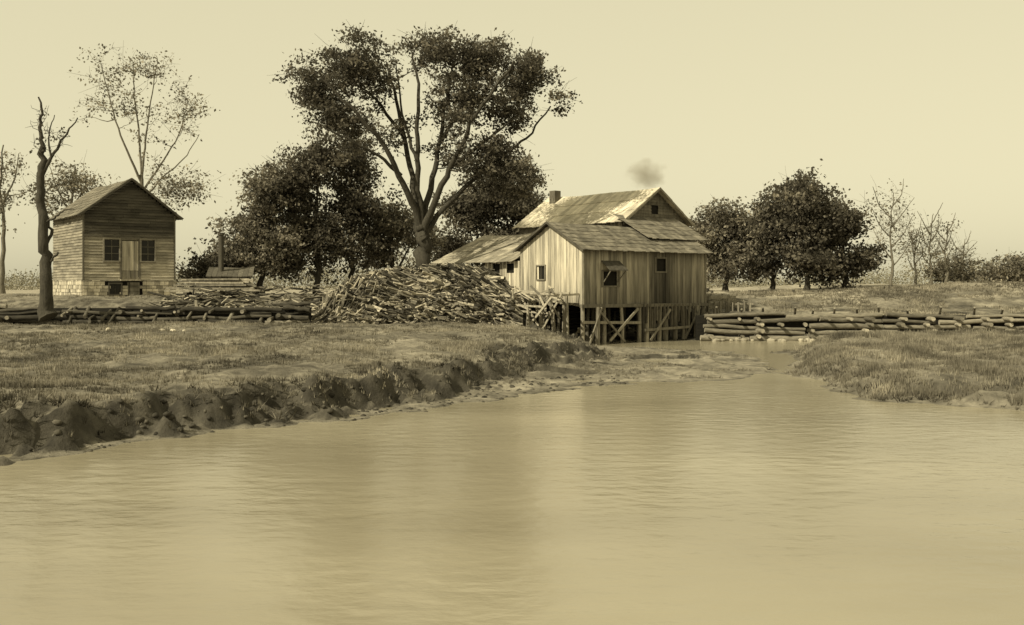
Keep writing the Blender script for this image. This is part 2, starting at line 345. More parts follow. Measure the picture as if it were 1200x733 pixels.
tree('dead_tree',50,[
 ([(57,372,0),(55,330,0),(52,290,0),(49,245,0),(46,205,0),(51,172,0)],.33,.15),
 ([(47,212,0),(60,185,0),(72,160,.3),(88,137,.3)],.12,.03),
 ([(51,178,0),(46,148,0),(50,130,0),(45,114,0)],.12,.04),
 ([(60,185,0),(56,160,0),(64,135,0)],.06,.02),
 ([(50,262,0),(66,256,-.2),(78,246,-.2),(90,246,-.3)],.07,.02),
 ([(56,345,0),(48,300,.2),(60,270,.2),(48,240,.2)],.16,.05),
 ([(55,325,0),(60,305,0),(68,296,0)],.10,.05)],
 [(70,160,14,18,9),(50,140,10,20,7),(48,180,12,24,7)],3,.09,(.2,.2,.25),M_leaf,M_bark,dspread=.6,br=.02,leaf_frac=.3)
YR=98
bushy('oak_tree',YR,850,342,[(826,278,20,22,24),(856,264,28,24,40),(845,304,32,20,34),(882,282,24,28,34)],M_leaf_l,nl=85,ls=.17,cr=(1,1,.75),ds=3.5,gap=-.45,gs=.35)
bushy('oak_tree',YR-2,905,342,[(890,248,22,20,28),(905,282,34,30,52),(890,308,34,16,28)],M_leaf,nl=90,ls=.18,cr=(1,1,.75),ds=3.5,gap=-.5,gs=.35)
bushy('oak_tree',YR-5,945,342,[(936,230,20,20,30),(952,262,36,30,64),(940,303,36,18,38)],M_leaf,nl=95,ls=.18,cr=(1,1,.75),ds=3.8,gap=-.5,gs=.35)
bushy('oak_tree',YR-4,990,342,[(984,262,22,20,32),(1003,300,24,22,38),(975,312,30,16,28)],M_leaf,nl=95,ls=.17,cr=(1,1,.75),ds=3.2,gap=-.5,gs=.35)
def bare(name,Yd,px,base,top,w,leafy,lf):
    lim=[([(px,base,0),(px+2,(base*.7+top*.3),0),(px-1,(base+top)/2,0),(px+3,top,0)],.17,.03)]
    for i in range(7):
        s=(-1)**i;hh=base+(top-base)*(.25+.1*i)
        lim.append(([(px,hh,0),(px+s*w*.5,hh-(base-top)*.12,rng.uniform(-.6,.6)),(px+s*w*(.7+.4*rng.random()),hh-(base-top)*.3,rng.uniform(-1,1))],.07,.02))
    tree(name,Yd,lim,[(px,(base*.3+top*.7),w,(base-top)*.35,leafy)],20,.11,(.7,.7,.7),M_leaf_l,M_bark_l,dspread=1.5,br=.03,leaf_frac=lf,gap=-.6)
bare('bare_tree',88,1044,344,226,26,56,.6)
bare('bare_tree',92,1072,344,268,12,26,.5)
bare('bare_tree',90,1090,344,252,14,28,.4)
bushy('shrub',95,1110,343,[(1105,316,22,16,22),(1128,323,16,12,14)],M_leaf_l,nl=45,ls=.15,tr=.1,ds=2)
bare('bare_tree',90,1108,344,262,12,24,.4)
bare('bare_tree',94,1128,344,280,12,20,.4)
bushy('shrub',96,1175,343,[(1165,322,24,14,22),(1195,314,24,20,26)],M_leaf_l,nl=55,ls=.15,tr=.1,ds=2)
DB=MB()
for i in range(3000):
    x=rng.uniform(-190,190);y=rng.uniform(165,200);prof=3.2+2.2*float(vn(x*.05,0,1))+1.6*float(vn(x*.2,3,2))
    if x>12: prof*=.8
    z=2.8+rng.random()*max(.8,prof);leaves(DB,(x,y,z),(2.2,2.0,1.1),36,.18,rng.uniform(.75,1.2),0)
DB.build('distant_tree_line',[M_far_haze])
# ---------------------------------------------------------------- walls helper
def sub(a0,a1,ops):
    segs=[(a0,a1)]
    for o0,o1 in ops:
        ns=[]
        for s0,s1 in segs:
            if o1<=s0 or o0>=s1: ns.append((s0,s1));continue
            if o0>s0+.02: ns.append((s0,o0))
            if o1<s1-.02: ns.append((o1,s1))
        segs=ns
    return segs
def vboards(B,o,a,nrm,s0,s1,zlo,zhi,ops=(),w=.26,shf=lambda s,z:1,mat=0,jb=.05,t=.035):
    o=np.array(o,float);a=np.array(a,float);nrm=np.array(nrm,float);s=s0
    while s<s1-.02:
        ww=min(w*random.uniform(.75,1.25),s1-s);e=s+ww-random.choice((.01,.012,.03));m=(s+e)/2
        tt=t+random.uniform(0,.02);j=random.uniform(.58,1.22)
        for z0,z1 in sub(zlo(m)-random.uniform(0,jb),10+0,[(q[2],q[3])for q in ops if q[0]<m<q[1]]+[(zhi(m),99)]):
            def P(ss_,z): return o+a*ss_+np.array([0,0,z])
            za=min(z1,zhi(s)) if z1>=zhi(m)-.01 else z1; zb=min(z1+9,zhi(e)) if z1>=zhi(m)-.01 else z1
            k=4
            for q in range(k):
                f0,f1=q/k,(q+1)/k
                A=[z0+(za-z0)*f0,z0+(zb-z0)*f0,z0+(zb-z0)*f1,z0+(za-z0)*f1]
                pts=np.array([P(s,A[0]),P(e,A[1]),P(e,A[2]),P(s,A[3])])
                zz=z0+(z1-z0)*f0;zy=z0+(z1-z0)*f1
                sh=np.array([shf(m,zz),shf(m,zz),shf(m,zy),shf(m,zy)]*2)*j
                B.add(np.concatenate([pts,pts+nrm*tt]),[f for i_,f in enumerate(BOXF) if not((i_==2 and q>0)or(i_==4 and q<k-1))],sh,mat)
        s+=ww
def hboards(B,o,a,nrm,z0,z1,lo,hi,ops=(),w=.17,shf=lambda s,z:1,mat=0,t=.03):
    o=np.array(o,float);a=np.array(a,float);nrm=np.array(nrm,float);z=z0
    while z<z1-.03:
        zt=min(z+w,z1);m=(z+zt)/2
        for p0,p1 in sub(lo(m),hi(m),[(q[0],q[1])for q in ops if q[2]<m<q[3]]):
            cuts=[p0];c=p0+random.uniform(1.2,3.6)
            while c<p1-.4: cuts.append(c);c+=random.uniform(1.8,3.6)
            cuts.append(p1)
            for u,v in zip(cuts[:-1],cuts[1:]):
                def P(s_,zz,of): return o+a*s_+nrm*of+np.array([0,0,zz])
                V=[P(u,z,0),P(v-.008,z,0),P(v-.008,zt,0),P(u,zt,0),P(u,z,t+.02),P(v-.008,z,t+.02),P(v-.008,zt,.008),P(u,zt,.008)]
                B.add(V,BOXF,random.uniform(.72,1.25)*shf((u+v)/2,m),mat)
        z=zt
def roof(B,e0,e1,r1,r0,w=.3,th=.06,shade=1,mat=0,rows=1,jit=.1):
    e0,e1,r0,r1=[np.array(q,float) for q in(e0,e1,r0,r1)]
    n=np.cross(e1-e0,r0-e0);n/=np.linalg.norm(n); n=n if n[2]>0 else -n
    Lw=np.linalg.norm(e1-e0);k=max(1,int(Lw/w))
    sag=lambda u:-.07*math.sin(u*math.pi)-.025*math.sin(u*11)
    for i in range(k):
        a,b=i/k,(i+1)/k-.012/Lw
        for r in range(rows):
            f,g=r/rows,(r+1)/rows+ (.03 if rows>1 and r<rows-1 else 0)
            ex=-random.uniform(0,jit)/max(1,np.linalg.norm(r0-e0)) if r==0 else random.uniform(-.01,.01)
            def P(u,v): 
                A=e0+(e1-e0)*u;C=r0+(r1-r0)*u;return A+(C-A)*v+np.array([0,0,sag(u)*(.4+.6*v)])
            lift=n*(.0 if rows==1 else .03)
            slab(B,P(a,f+ex)+lift,P(b,f+ex)+lift,P(b,g),P(a,g),n*(th+random.uniform(0,.015)),shade*random.uniform(.72,1.2),mat)
def window(B,o,a,nrm,s0,s1,z0,z1,mf,mg,fs=1.0,nv=1,nh=1,dep=.06):
    o=np.array(o,float);a=np.array(a,float);nr=np.array(nrm,float)
    def bx(u0,u1,w0_,w1_,d0,d1,sh,m):
        p=[o+a*u0+nr*d0+np.array([0,0,w0_]),o+a*u1+nr*d0+np.array([0,0,w0_]),o+a*u1+nr*d0+np.array([0,0,w1_]),o+a*u0+nr*d0+np.array([0,0,w1_])]
        slab(B,*p,nr*(d1-d0),sh,m)
    bx(s0,s1,z0,z1,-dep,-dep+.02,1,mg)
    f=.08
    bx(s0-f,s0,z0-f,z1+f,-.01,.075,fs,mf);bx(s1,s1+f,z0-f,z1+f,-.01,.075,fs,mf)
    bx(s0,s1,z1,z1+f,-.01,.078,fs,mf);bx(s0,s1,z0-f,z0,-.01,.09,fs,mf)
    for i in range(nv): c=s0+(s1-s0)*(i+1)/(nv+1);bx(c-.02,c+.02,z0,z1,-dep+.022,.02,fs*.5,mf)
    for i in range(nh): c=z0+(z1-z0)*(i+1)/(nh+1);bx(s0,s1,c-.02,c+.02,-dep+.022,.016,fs*.5,mf)
def empty(name,loc,rot):
    e=bpy.data.objects.new(name,None);scene.collection.objects.link(e);e.location=loc;e.rotation_euler=(0,0,rot);e.empty_display_size=.5;return e
# ---------------------------------------------------------------- house (left)
H=empty('clapboard_house',(-25.15,60,0),math.atan2(.6,.8))
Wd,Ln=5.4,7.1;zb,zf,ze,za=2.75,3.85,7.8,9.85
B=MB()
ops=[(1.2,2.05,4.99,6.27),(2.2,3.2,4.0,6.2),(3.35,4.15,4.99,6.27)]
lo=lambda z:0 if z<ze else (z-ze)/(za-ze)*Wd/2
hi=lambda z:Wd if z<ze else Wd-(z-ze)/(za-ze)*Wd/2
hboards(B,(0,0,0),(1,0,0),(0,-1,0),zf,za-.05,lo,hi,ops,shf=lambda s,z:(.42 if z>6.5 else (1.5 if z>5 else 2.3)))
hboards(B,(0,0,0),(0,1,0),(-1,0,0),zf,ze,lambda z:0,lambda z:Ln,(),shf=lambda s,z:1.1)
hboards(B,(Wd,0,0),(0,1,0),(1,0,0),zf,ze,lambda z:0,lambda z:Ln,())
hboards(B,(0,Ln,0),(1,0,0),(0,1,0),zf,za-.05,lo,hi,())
for cx,cy in((-.03,-.03),(Wd-.07,-.03)): box(B,cx,cx+.1,cy-.04,cy+.08,zf,ze,.7)
box(B,0,Wd,-.075,-.05,6.42,6.52,.6)
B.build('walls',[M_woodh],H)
B=MB();slab(B,(.05,.07,zb),(Wd-.05,.07,zb),(Wd-.05,Ln-.05,zb),(.05,Ln-.05,zb),(0,0,ze-zb-.05))
B.add([(.1,.07,ze-.1),(Wd-.1,.07,ze-.1),(Wd/2,.07,za-.12),(.1,Ln-.07,ze-.1),(Wd-.1,Ln-.07,ze-.1),(Wd/2,Ln-.07,za-.12)],[[0,1,2],[3,5,4]])
B.build('interior_core',[M_dark],H)
B=MB()
for (o,a,nr,LL,op) in(((0,0),(1,0),(0,-1),Wd,[(1.45,2.2,2.95,3.65),(2.5,3.3,2.6,3.7)]),((0,0),(0,1),(-1,0),Ln,[]),((Wd,0),(0,1),(1,0),Ln,[])):
    z=zb-.5
    while z<zf-.02:
        zt=min(zf,z+random.uniform(.18,.26));s=0
        while s<LL-.02:
            e=min(LL,s+random.uniform(.22,.5))
            if not any(q[0]-.05<(s+e)/2<q[1]+.05 and q[2]<(z+zt)/2<q[3] for q in op):
                p=lambda u,w:(o[0]+a[0]*u,o[1]+a[1]*u,w)
                t=random.uniform(.05,.09);slab(B,p(s,z),p(e-.02,z),p(e-.02,zt-.02),p(s,zt-.02),(nr[0]*t,nr[1]*t,0),random.uniform(.7,1.5))
            s=e
        z=zt
B.build('stone_foundation',[M_stone],H)
B=MB()
window(B,(0,-.04,0),(1,0,0),(0,-1,0),1.2,2.05,4.99,6.27,0,1,1.2,1,2,.03);window(B,(0,-.04,0),(1,0,0),(0,-1,0),3.35,4.15,4.99,6.27,0,1,1.2,1,2,.03)
window(B,(0,-.04,0),(1,0,0),(0,-1,0),1.5,2.15,3.0,3.6,0,1,.4,1,0,.03)
B.build('windows',[M_woodh,M_glass],H)
B=MB()
vboards(B,(0,-.02,0),(1,0,0),(0,-1,0),2.22,3.18,lambda s:4.4,lambda s:6.18,w=.2,mat=0,jb=0)
vboards(B,(0,-.02,0),(1,0,0),(0,-1,0),2.22,3.18,lambda s:3.9,lambda s:4.38,w=.5,mat=0,jb=0,shf=lambda s,z:.7)
vboards(B,(0,-.02,0),(1,0,0),(0,-1,0),2.52,3.28,lambda s:2.7,lambda s:3.7,w=.2,mat=1,jb=0,shf=lambda s,z:.8)
box(B,2.1,2.2,-.1,-.03,3.9,6.3,.7,1);box(B,3.2,3.3,-.1,-.03,3.9,6.3,.7,1);box(B,2.1,3.3,-.105,-.03,6.302,6.4,.7,1);box(B,2.1,3.3,-.2,-.06,3.80,3.87,1,0)
B.build('doors',[M_pale,M_woodh],H)
B=MB();ov=.35;sl=(za-ze)/(Wd/2)
for sgn in(0,1):
    xe=-ov if sgn==0 else Wd+ov;zz=ze-ov*sl+.08
    roof(B,(xe,-.4,zz),(xe,Ln+.3,zz),(Wd/2,Ln+.3,za+.08),(Wd/2,-.4,za+.08),w=.35,rows=9,th=.03,shade=1.15)
    slab(B,(xe,-.42,zz-.1),(xe,-.38,zz-.1),(Wd/2,-.38,za-.03),(Wd/2,-.42,za-.03),(0,0,.12),.5)
B.build('roof',[M_roofd],H)
# ---------------------------------------------------------------- mill
ang=math.atan2(.656,.755)
ML=empty('sawmill',(4.15,60,0),ang)
X1,Y1=11.3,5.5;fb,fe,fr=2.35,5.75,7.28;ry=2.75
def fz(y): return fe+(fr-fe)*(1-abs(y-ry)/ry)
B=MB()
opF=[(1.6,3.0,3.5,4.45),(6.4,7.35,4.4,5.25)]
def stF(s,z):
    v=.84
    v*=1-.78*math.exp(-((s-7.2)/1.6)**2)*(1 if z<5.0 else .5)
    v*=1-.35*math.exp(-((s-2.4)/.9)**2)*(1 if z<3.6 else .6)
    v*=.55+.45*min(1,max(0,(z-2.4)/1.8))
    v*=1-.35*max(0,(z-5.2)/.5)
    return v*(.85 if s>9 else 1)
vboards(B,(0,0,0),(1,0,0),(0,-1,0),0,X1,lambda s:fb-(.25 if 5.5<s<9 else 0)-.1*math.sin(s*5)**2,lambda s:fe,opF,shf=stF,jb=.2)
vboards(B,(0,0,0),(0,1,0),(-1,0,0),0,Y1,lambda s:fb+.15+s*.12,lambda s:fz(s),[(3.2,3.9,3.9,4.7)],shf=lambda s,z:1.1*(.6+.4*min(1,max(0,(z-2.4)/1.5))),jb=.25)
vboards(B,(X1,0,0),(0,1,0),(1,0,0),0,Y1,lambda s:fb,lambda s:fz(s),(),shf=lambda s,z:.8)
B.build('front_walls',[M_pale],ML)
B=MB();box(B,.06,X1-.06,.06,Y1-.06,fb+.02,fe-.02);B.build('front_interior',[M_dark],ML)
B=MB();ov=.4;sl=(fr-fe)/ry
roof(B,(-.35,-ov,fe-ov*sl+.06),(X1+.4,-ov,fe-ov*sl+.06),(X1+.4,ry,fr+.06),(-.35,ry,fr+.06),w=.33,rows=7,th=.03,shade=1.15)
roof(B,(-.35,Y1+.3,fe-.3*sl+.06),(X1+.4,Y1+.3,fe-.3*sl+.06),(X1+.4,ry,fr+.06),(-.35,ry,fr+.06),w=.33,rows=5,th=.03,shade=1.0)
roof(B,(6.9,1.0,fr-.75),(13.0,1.0,fr-.75),(13.0,4.15,fr+.95),(6.9,4.15,fr+.95),w=.33,rows=5,th=.03,shade=1.2)
slab(B,(-.39,-ov,fe-ov*sl-.04),(-.36,-ov,fe-ov*sl-.04),(-.36,ry,fr-.04),(-.39,ry,fr-.04),(0,0,.14),.6)
slab(B,(-.39,Y1+.3,fe-.3*sl-.04),(-.36,Y1+.3,fe-.3*sl-.04),(-.36,ry,fr-.04),(-.39,ry,fr-.04),(0,0,.14),.6)
B.build('front_roof',[M_roofd],ML)
B=MB()
slab(B,(1.5,-.06,4.95),(3.1,-.06,4.95),(3.1,-.75,4.4),(1.5,-.75,4.4),(0,.02,.05),.35,0)
beam(B,(1.7,-.05,3.7),(1.65,-.7,4.4),.05,.05,.8);beam(B,(2.9,-.05,3.7),(2.95,-.7,4.4),.05,.05,.8)
for (s0,s1,z0,z1) in ((1.6,3.0,3.5,4.35),(6.4,7.35,4.4,5.2)):
    for q in ((s0-.09,s0,z0-.09,z1+.09),(s1,s1+.09,z0-.09,z1+.09),(s0,s1,z1,z1+.09),(s0,s1,z0-.09,z0)): box(B,q[0],q[1],-.085 if q[1]-q[0]<.2 else -.08,-.0,q[2],q[3],.7)
window(B,(-.04,0,0),(0,1,0),(-1,0,0),3.2,3.9,3.9,4.7,0,1,.9,1,0)
box(B,-.07,.05,-.12,-.061,fb,fe,1.1);box(B,X1-.07,X1+.05,-.12,-.061,fb,fe,1.0)
B.build('front_windows',[M_wood,M_dark],ML)
mx0,mx1,my0,my1=7.67,14.2,4.0,14.2;me_,mr_=7.92,10.1;mc=(mx0+mx1)/2
B=MB()
hb_lo=lambda z:0 if z<me_ else (z-me_)/(mr_-me_)*(mx1-mx0)/2
hb_hi=lambda z:(mx1-mx0)-hb_lo(z)
hboards(B,(mx0,my0,0),(1,0,0),(0,-1,0),5.2,mr_-.05,hb_lo,hb_hi,[(2.9,3.6,8.4,9.0)],w=.2,shf=lambda s,z:.75)
hboards(B,(mx0,my1,0),(1,0,0),(0,1,0),2.6,mr_-.05,hb_lo,hb_hi,w=.25)
vboards(B,(mx0,my0,0),(0,1,0),(-1,0,0),0,my1-my0,lambda s:2.5,lambda s:me_,shf=lambda s,z:.9)
vboards(B,(mx1,my0,0),(0,1,0),(1,0,0),0,my1-my0,lambda s:2.5,lambda s:me_)
B.build('main_walls',[M_wood],ML)
B=MB();box(B,mx0+.06,mx1-.06,my0+.06,my1-.06,2.4,me_-.03)
B.add([(mx0+.2,my0+.06,me_-.1),(mx1-.2,my0+.06,me_-.1),(mc,my0+.06,mr_-.15)],[[0,1,2]]);B.build('main_interior',[M_dark],ML)
B=MB();sl=(mr_-me_)/(mc-mx0);ov=.4
for xe,s in((mx0-ov,1.05),(mx1+ov,1.0)):
    zz=me_-ov*sl+.07
    roof(B,(xe,my0-.5,zz),(xe,my1+.4,zz),(mc,my1+.4,mr_+.07),(mc,my0-.5,mr_+.07),w=.36,th=.035,shade=s,rows=3)
B.build('main_roof',[M_roof],ML)
B=MB()
for xe in(mx0-ov,mx1+ov):
    zz=me_-ov*sl
    slab(B,(xe,my0-.53,zz-.1),(xe,my0-.505,zz-.1),(mc,my0-.505,mr_-.05),(mc,my0-.53,mr_-.05),(0,0,.16),1.1)
box(B,mc-.9,mc-.3,my1-1.2,my1-.6,mr_-.6,mr_+.5,.6)
B.build('fascia_and_chimney',[M_wood],ML)
B=MB()
roof(B,(-.5,5.7,5.0),(-.5,14.2,5.0),(4.2,14.2,7.05),(4.2,5.7,7.05),w=.36,rows=5,th=.03,shade=2.1)
B.build('shed_roof',[M_roofd],ML)
B=MB()
vboards(B,(0,0,0),(0,1,0),(-1,0,0),5.55,9.0,lambda s:3.3,lambda s:5.05,[(6.2,6.9,4.3,4.9),(7.5,8.2,4.3,4.9)],shf=lambda s,z:1.15)
B.build('shed_wall',[M_pale],ML)
B=MB()
vboards(B,(4,0,0),(0,1,0),(-1,0,0),5.55,14,lambda s:2.4,lambda s:6.9,w=.3,mat=1)
box(B,.1,4,5.6,9.0,3.2,4.95,1,1)
for y in(9.9,11.8,13.8): box(B,-.1,.08,y-.09,y+.09,1.2,4.99,.8,0)
B.build('shed_frame',[M_wood,M_dark],ML)
B=MB()
def post(x,y,z0,z1,r,sh=1): 
    tube(B,[(x,y,z0),(x+random.uniform(-.05,.05),y+random.uniform(-.03,.03),(z0+z1)/2),(x+random.uniform(-.05,.05),y,z1)],[r*1.1,r,r*.95],8,sh,0)
for x,r in((.12,.13),(1.1,.15),(2.0,.12),(3.3,.11),(4.9,.13),(5.6,.15),(6.3,.10),(6.9,.14),(7.7,.11),(8.5,.13),(9.4,.14),(10.4,.12),(11.2,.15)):
    post(x,-.02+random.uniform(-.1,.25),-.5,fb-.12,r,random.uniform(.5,1.4))
for x in np.arange(.6,11.3,1.0): post(float(x),1.4+random.uniform(-.5,1.4),-.5,fb-.1,.12,.5)
beam(B,(-.2,-.05,fb-.05),(X1+.2,-.05,fb-.08),.2,.2,.6);beam(B,(-.2,-.16,1.35),(4.9,-.16,1.22),.07,.16,1.1)
beam(B,(5.2,-.2,.75),(9.6,-.2,.85),.07,.16,.8)
beam(B,(2.1,-.2,.2),(4.6,-.2,2.1),.07,.15,1.2);beam(B,(3.4,-.22,.1),(1.3,-.22,1.9),.06,.12,.8);beam(B,(5.7,-.22,.1),(7.6,-.22,2.0),.07,.14,.9)
beam(B,(.3,-.3,.1),(1.4,-.2,2.2),.08,.12,.9);beam(B,(9.0,-.25,.1),(10.6,-.2,2.1),.06,.13,.6)
beam(B,(.1,.1,fb),(.1,Y1,fb+.5),.18,.2,1)
for i in range(17):
    x=5.1+i*.34+random.uniform(-.06,.06);beam(B,(x,-.12,fb-.0),(x+random.uniform(-.08,.08),-.12,random.uniform(.4,1.7) if i%3 else .1),random.uniform(.12,.28),.03,random.uniform(.35,1.1))
for i in range(14):
    x=random.uniform(0,11);beam(B,(x,random.uniform(.3,2.5),random.uniform(-.1,1.2)),(x+random.uniform(-1.5,1.5),random.uniform(.3,2.5),random.uniform(.2,2.2)),.12,.06,random.uniform(.3,1.2))
for y in(1.6,3.4,5.2): post(0,y,-.2,fb+.2,.12,1.1)
B.build('support_posts',[M_wood],ML)
B=MB()
for i in range(14):
    tube(B,[(.8,5.0+.1*math.sin(i),i*.24-.6),(X1+1,5.0,i*.24-.6)],.13,6,random.uniform(.15,.35),0)
box(B,.2,14.2,5.15,6.0,-.6,2.7,.2)
box(B,mx0,mx1,6.01,my1,-.6,2.45,.5)
B.build('log_abutment',[M_log],ML)
T=empty('log_trestle',(4.15,60,0),ang);B=MB()
for y in(.4,1.5,2.6,3.6,4.6,5.8,7.0,8.2,9.3):
    for x in(-.9,-2.1,-3.0):
        if x<-2.5 and random.random()<.4: continue
        z=gz(4.15+x*.755-y*.656,60+x*.656+y*.755)
        tube(B,[(x,y,z-.3),(x+.05,y,z+.9),(x+random.uniform(-.1,.1),y+random.uniform(-.15,.15),3.3+random.uniform(-1.0,.3))],random.uniform(.06,.09),7,random.uniform(.9,2.6),0)
    beam(B,(-2.5,y,2.85+random.uniform(-.1,.1)),(-.1,y+random.uniform(-.2,.2),3.0),.1,.12,2.0)
for x,z in((-.9,3.05),(-2.1,3.0),(-2.12,1.9),(-3.05,2.3)): beam(B,(x,.2,z),(x-.1,9.4,z+.25),.11,.11,2.0)
for i in range(9):
    y=random.uniform(.5,7);x=random.choice((-.85,-2.2,-3.1));beam(B,(x,y,random.uniform(.8,1.5)),(x,y+random.choice((-1,1))*random.uniform(1.2,2.4),random.uniform(2.5,3.1)),.05,.12,random.uniform(1.2,2.8))
for i in range(50):
    y=random.uniform(.5,9);x=random.uniform(-3.0,-.3);z=random.uniform(2.5,3.5)
    beam(B,(x,y,z),(x-random.uniform(.2,1.5),y+random.uniform(1.2,2.6)*random.choice((-1,1)),z+random.uniform(-1.3,.2)),.13,.04,random.uniform(.5,2.8),0,random.uniform(-1,1))
for i in range(70):
    y=random.uniform(1,10);x=random.uniform(-3.8,-.3);z=gz(4.15+x*.755-y*.656,60+x*.656+y*.755)+.15
    beam(B,(x,y,z),(x+random.uniform(-1.2,1.2),y+random.uniform(.7,2.2),z+random.uniform(.1,1.2)),.13,.04,random.uniform(.3,1.6),0,random.uniform(-1,1))
B.build('timbers',[M_slab],T)
B=MB();yy=54;tube(B,[(sx(605,yy),yy,gz(sx(605,yy),yy)-.3),(sx(602,yy),yy,sz(362,yy)),(sx(600,yy),yy,sz(340,yy))],[.09,.08,.07],8,2.6);B.build('wooden_post',[M_slab])
# ---------------------------------------------------------------- slab pile
PU=[-1,-.85,-.65,-.3,.3,.7,.9,1]
PC,PH=-5.2,5.5
def pileh(x,y):
    u=(x-PC)/PH
    prof=np.interp(u,PU,[.05,1.5,2.4,2.9,3.2,3.05,2.4,.1])
    v=(y-55.6)/2.9
    return prof*np.clip(1-np.abs(v)**2.6,0,1)**.6
B=MB()
px_=np.linspace(PC-PH,PC+PH,74);py_=np.linspace(52.8,58.4,36);PX,PY=np.meshgrid(px_,py_,indexing='ij')
PZ=1.2+pileh(PX,PY)*.93+.06*vn(PX*3,PY*3,2)-.1*(pileh(PX,PY)<.02)
id_=np.arange(PX.size).reshape(PX.shape);F=np.stack([id_[:-1,:-1],id_[1:,:-1],id_[1:,1:],id_[:-1,1:]],-1).reshape(-1,4)
B.add(np.stack([PX,PY,PZ],-1).reshape(-1,3),F,.08,0,False)
for i in range(2300):
    x=random.uniform(PC-PH+.1,PC+PH-.1)
    hh=float(pileh(x,55.6))
    if hh<.1: continue
    left=max(0,min(1,(-6.6-x)/2.4))
    fan=random.random()<left
    a=random.gauss(.85,.28) if fan else random.gauss(-.18-.2*(x>-2.5),.24)
    L_=random.uniform(.7,2.2)*(0.8 if fan else 1);yaw=random.gauss(0,.45)
    dx,dz,dy=math.cos(a)*math.cos(yaw),math.sin(a),math.cos(a)*math.sin(yaw)
    z=1.25+hh*(random.uniform(.02,1.0) if random.random()<.8 else random.uniform(.92,1.03))
    yy=55.6 if random.random()<.85 else random.uniform(55,57.6)
    while yy>52.2 and 1.2+float(pileh(x,yy))*.95>z+.02: yy-=.08
    c=Vector((x,yy-.02-random.uniform(0,.16),z));hd=Vector((dx,dy,dz))*L_/2
    a0=c-hd;b0=c+hd
    for q in(a0,b0):
        g=1.3
        if q.z<g: q.z=g+random.uniform(0,.1)
        q.x=min(max(q.x,PC-PH-.3),.55)
        q.z=min(q.z,1.45+random.uniform(0,.1)+float(np.interp((q.x-PC)/PH,PU,[.2,1.5,2.4,2.9,3.2,3.05,2.4,.5])))
    if (a0-b0).length<.3: continue
    beam(B,a0,b0,random.uniform(.08,.19),random.uniform(.03,.06),random.choice((.25,.35,.5,.7,.9,1.2,1.8,2.6)),0,random.uniform(-1.2,1.2))
for i in range(1100):
    x=random.uniform(PC-PH+.4,PC+PH-.3);hh=float(pileh(x,55.6));z=1.3+random.uniform(.05,1)*hh;yy=55.6
    while yy>52.3 and 1.2+float(pileh(x,yy))*.95>z: yy-=.1
    beam(B,(x,yy+.6,z),(x+random.uniform(-.7,.4),yy-random.uniform(.15,.5),z-random.uniform(0,.4)),random.uniform(.08,.2),.05,random.uniform(.5,2.8),0,random.uniform(-1,1))
B.build('slab_wood_pile',[M_slab])
# ---------------------------------------------------------------- log crib on left
B=MB()
def rlog(B,x0,x1,y,z,r,sh,tilt=0,mat=0,yaw=0):
    n=6;t=np.linspace(0,1,n);P=np.stack([x0+(x1-x0)*t,y+yaw*(t-.5)+rng.normal(0,.02,n),z+tilt*(t-.5)+rng.normal(0,.03,n)],-1)
    tube(B,P,r*(1-.15*t)*rng.uniform(.9,1.1,n),8,sh,mat)
for row in range(6):
    x=-33+random.uniform(0,2)
    while x<-10.4:
        L_=random.uniform(2.2,6.0);e=min(x+L_,-10.3);z=1.40+row*.23
        if random.random()<(1,1,.97,.92,.8,.4)[row]:
            rlog(B,x,e,52.0+random.uniform(-.2,.12)+row*.07,z+random.uniform(-.05,.05),random.uniform(.07,.14),random.choice((.25,.35,.5,.8,1.3)),random.uniform(-.18,.18),0,random.uniform(-.3,.3))
        x=e+random.uniform(.05,.3)
for i in range(40):
    x=random.uniform(-32,-11);tube(B,[(x,52.5,1.5+random.uniform(0,.9)),(x+random.uniform(-.2,.2),51.6,1.45+random.uniform(0,.8))],random.uniform(.06,.11),8,random.uniform(.4,1.2))
box(B,-33,-10.3,52.45,52.6,1.0,2.35,.12)
B.build('log_fence',[M_log])
B=MB()
for i in range(420):
    x=random.uniform(-19.5,-10);y=random.uniform(52.8,57.5);z=gz(x,y)+random.uniform(.0,.7)*(1 if x>-17 else .5)
    a=random.uniform(0,6.28);L_=random.uniform(.4,1.6)
    beam(B,(x,y,z),(x+math.cos(a)*L_,y+math.sin(a)*L_*.5,z+random.uniform(-.35,.35)),random.uniform(.05,.16),.04,random.choice((.25,.4,.7,1.3,2.4)),0,random.uniform(-1,1))
B.build('scrap_wood_heap',[M_slab])
B=MB()
for r in range(5):
    for k in range(5):
        y=58+k*.28; x0=-19.4+random.uniform(-.4,.5)+r*.2;x1=-14.2+random.uniform(-.7,.4)-r*.25
        beam(B,(x0,y,2.95+r*.16+.25),(x1,y+.1,2.95+r*.16+random.uniform(.2,.3)),.26,.1,random.uniform(.6,2.4))
for x in(-18.6,-16.8,-15): box(B,x,x+.2,57.9,59.3,2.6,3.12,.5)
B.build('lumber_stack',[M_slab])
S=empty('boiler_shed',(-18.6,63,gz(-18.6,63)),.2)
B=MB();vboards(B,(0,0,0),(1,0,0),(0,-1,0),0,2.4,lambda s:-.3,lambda s:1.3,w=.2,shf=lambda s,z:.5);vboards(B,(0,0,0),(0,1,0),(-1,0,0),0,1.8,lambda s:-.3,lambda s:1.3,w=.2,shf=lambda s,z:.7)
box(B,.06,2.34,.06,1.74,-.3,1.25,.2);roof(B,(-.2,-.25,1.25),(2.6,-.25,1.25),(2.6,2,1.85),(-.2,2,1.85),w=.3,shade=.5);B.build('walls',[M_wood],S)
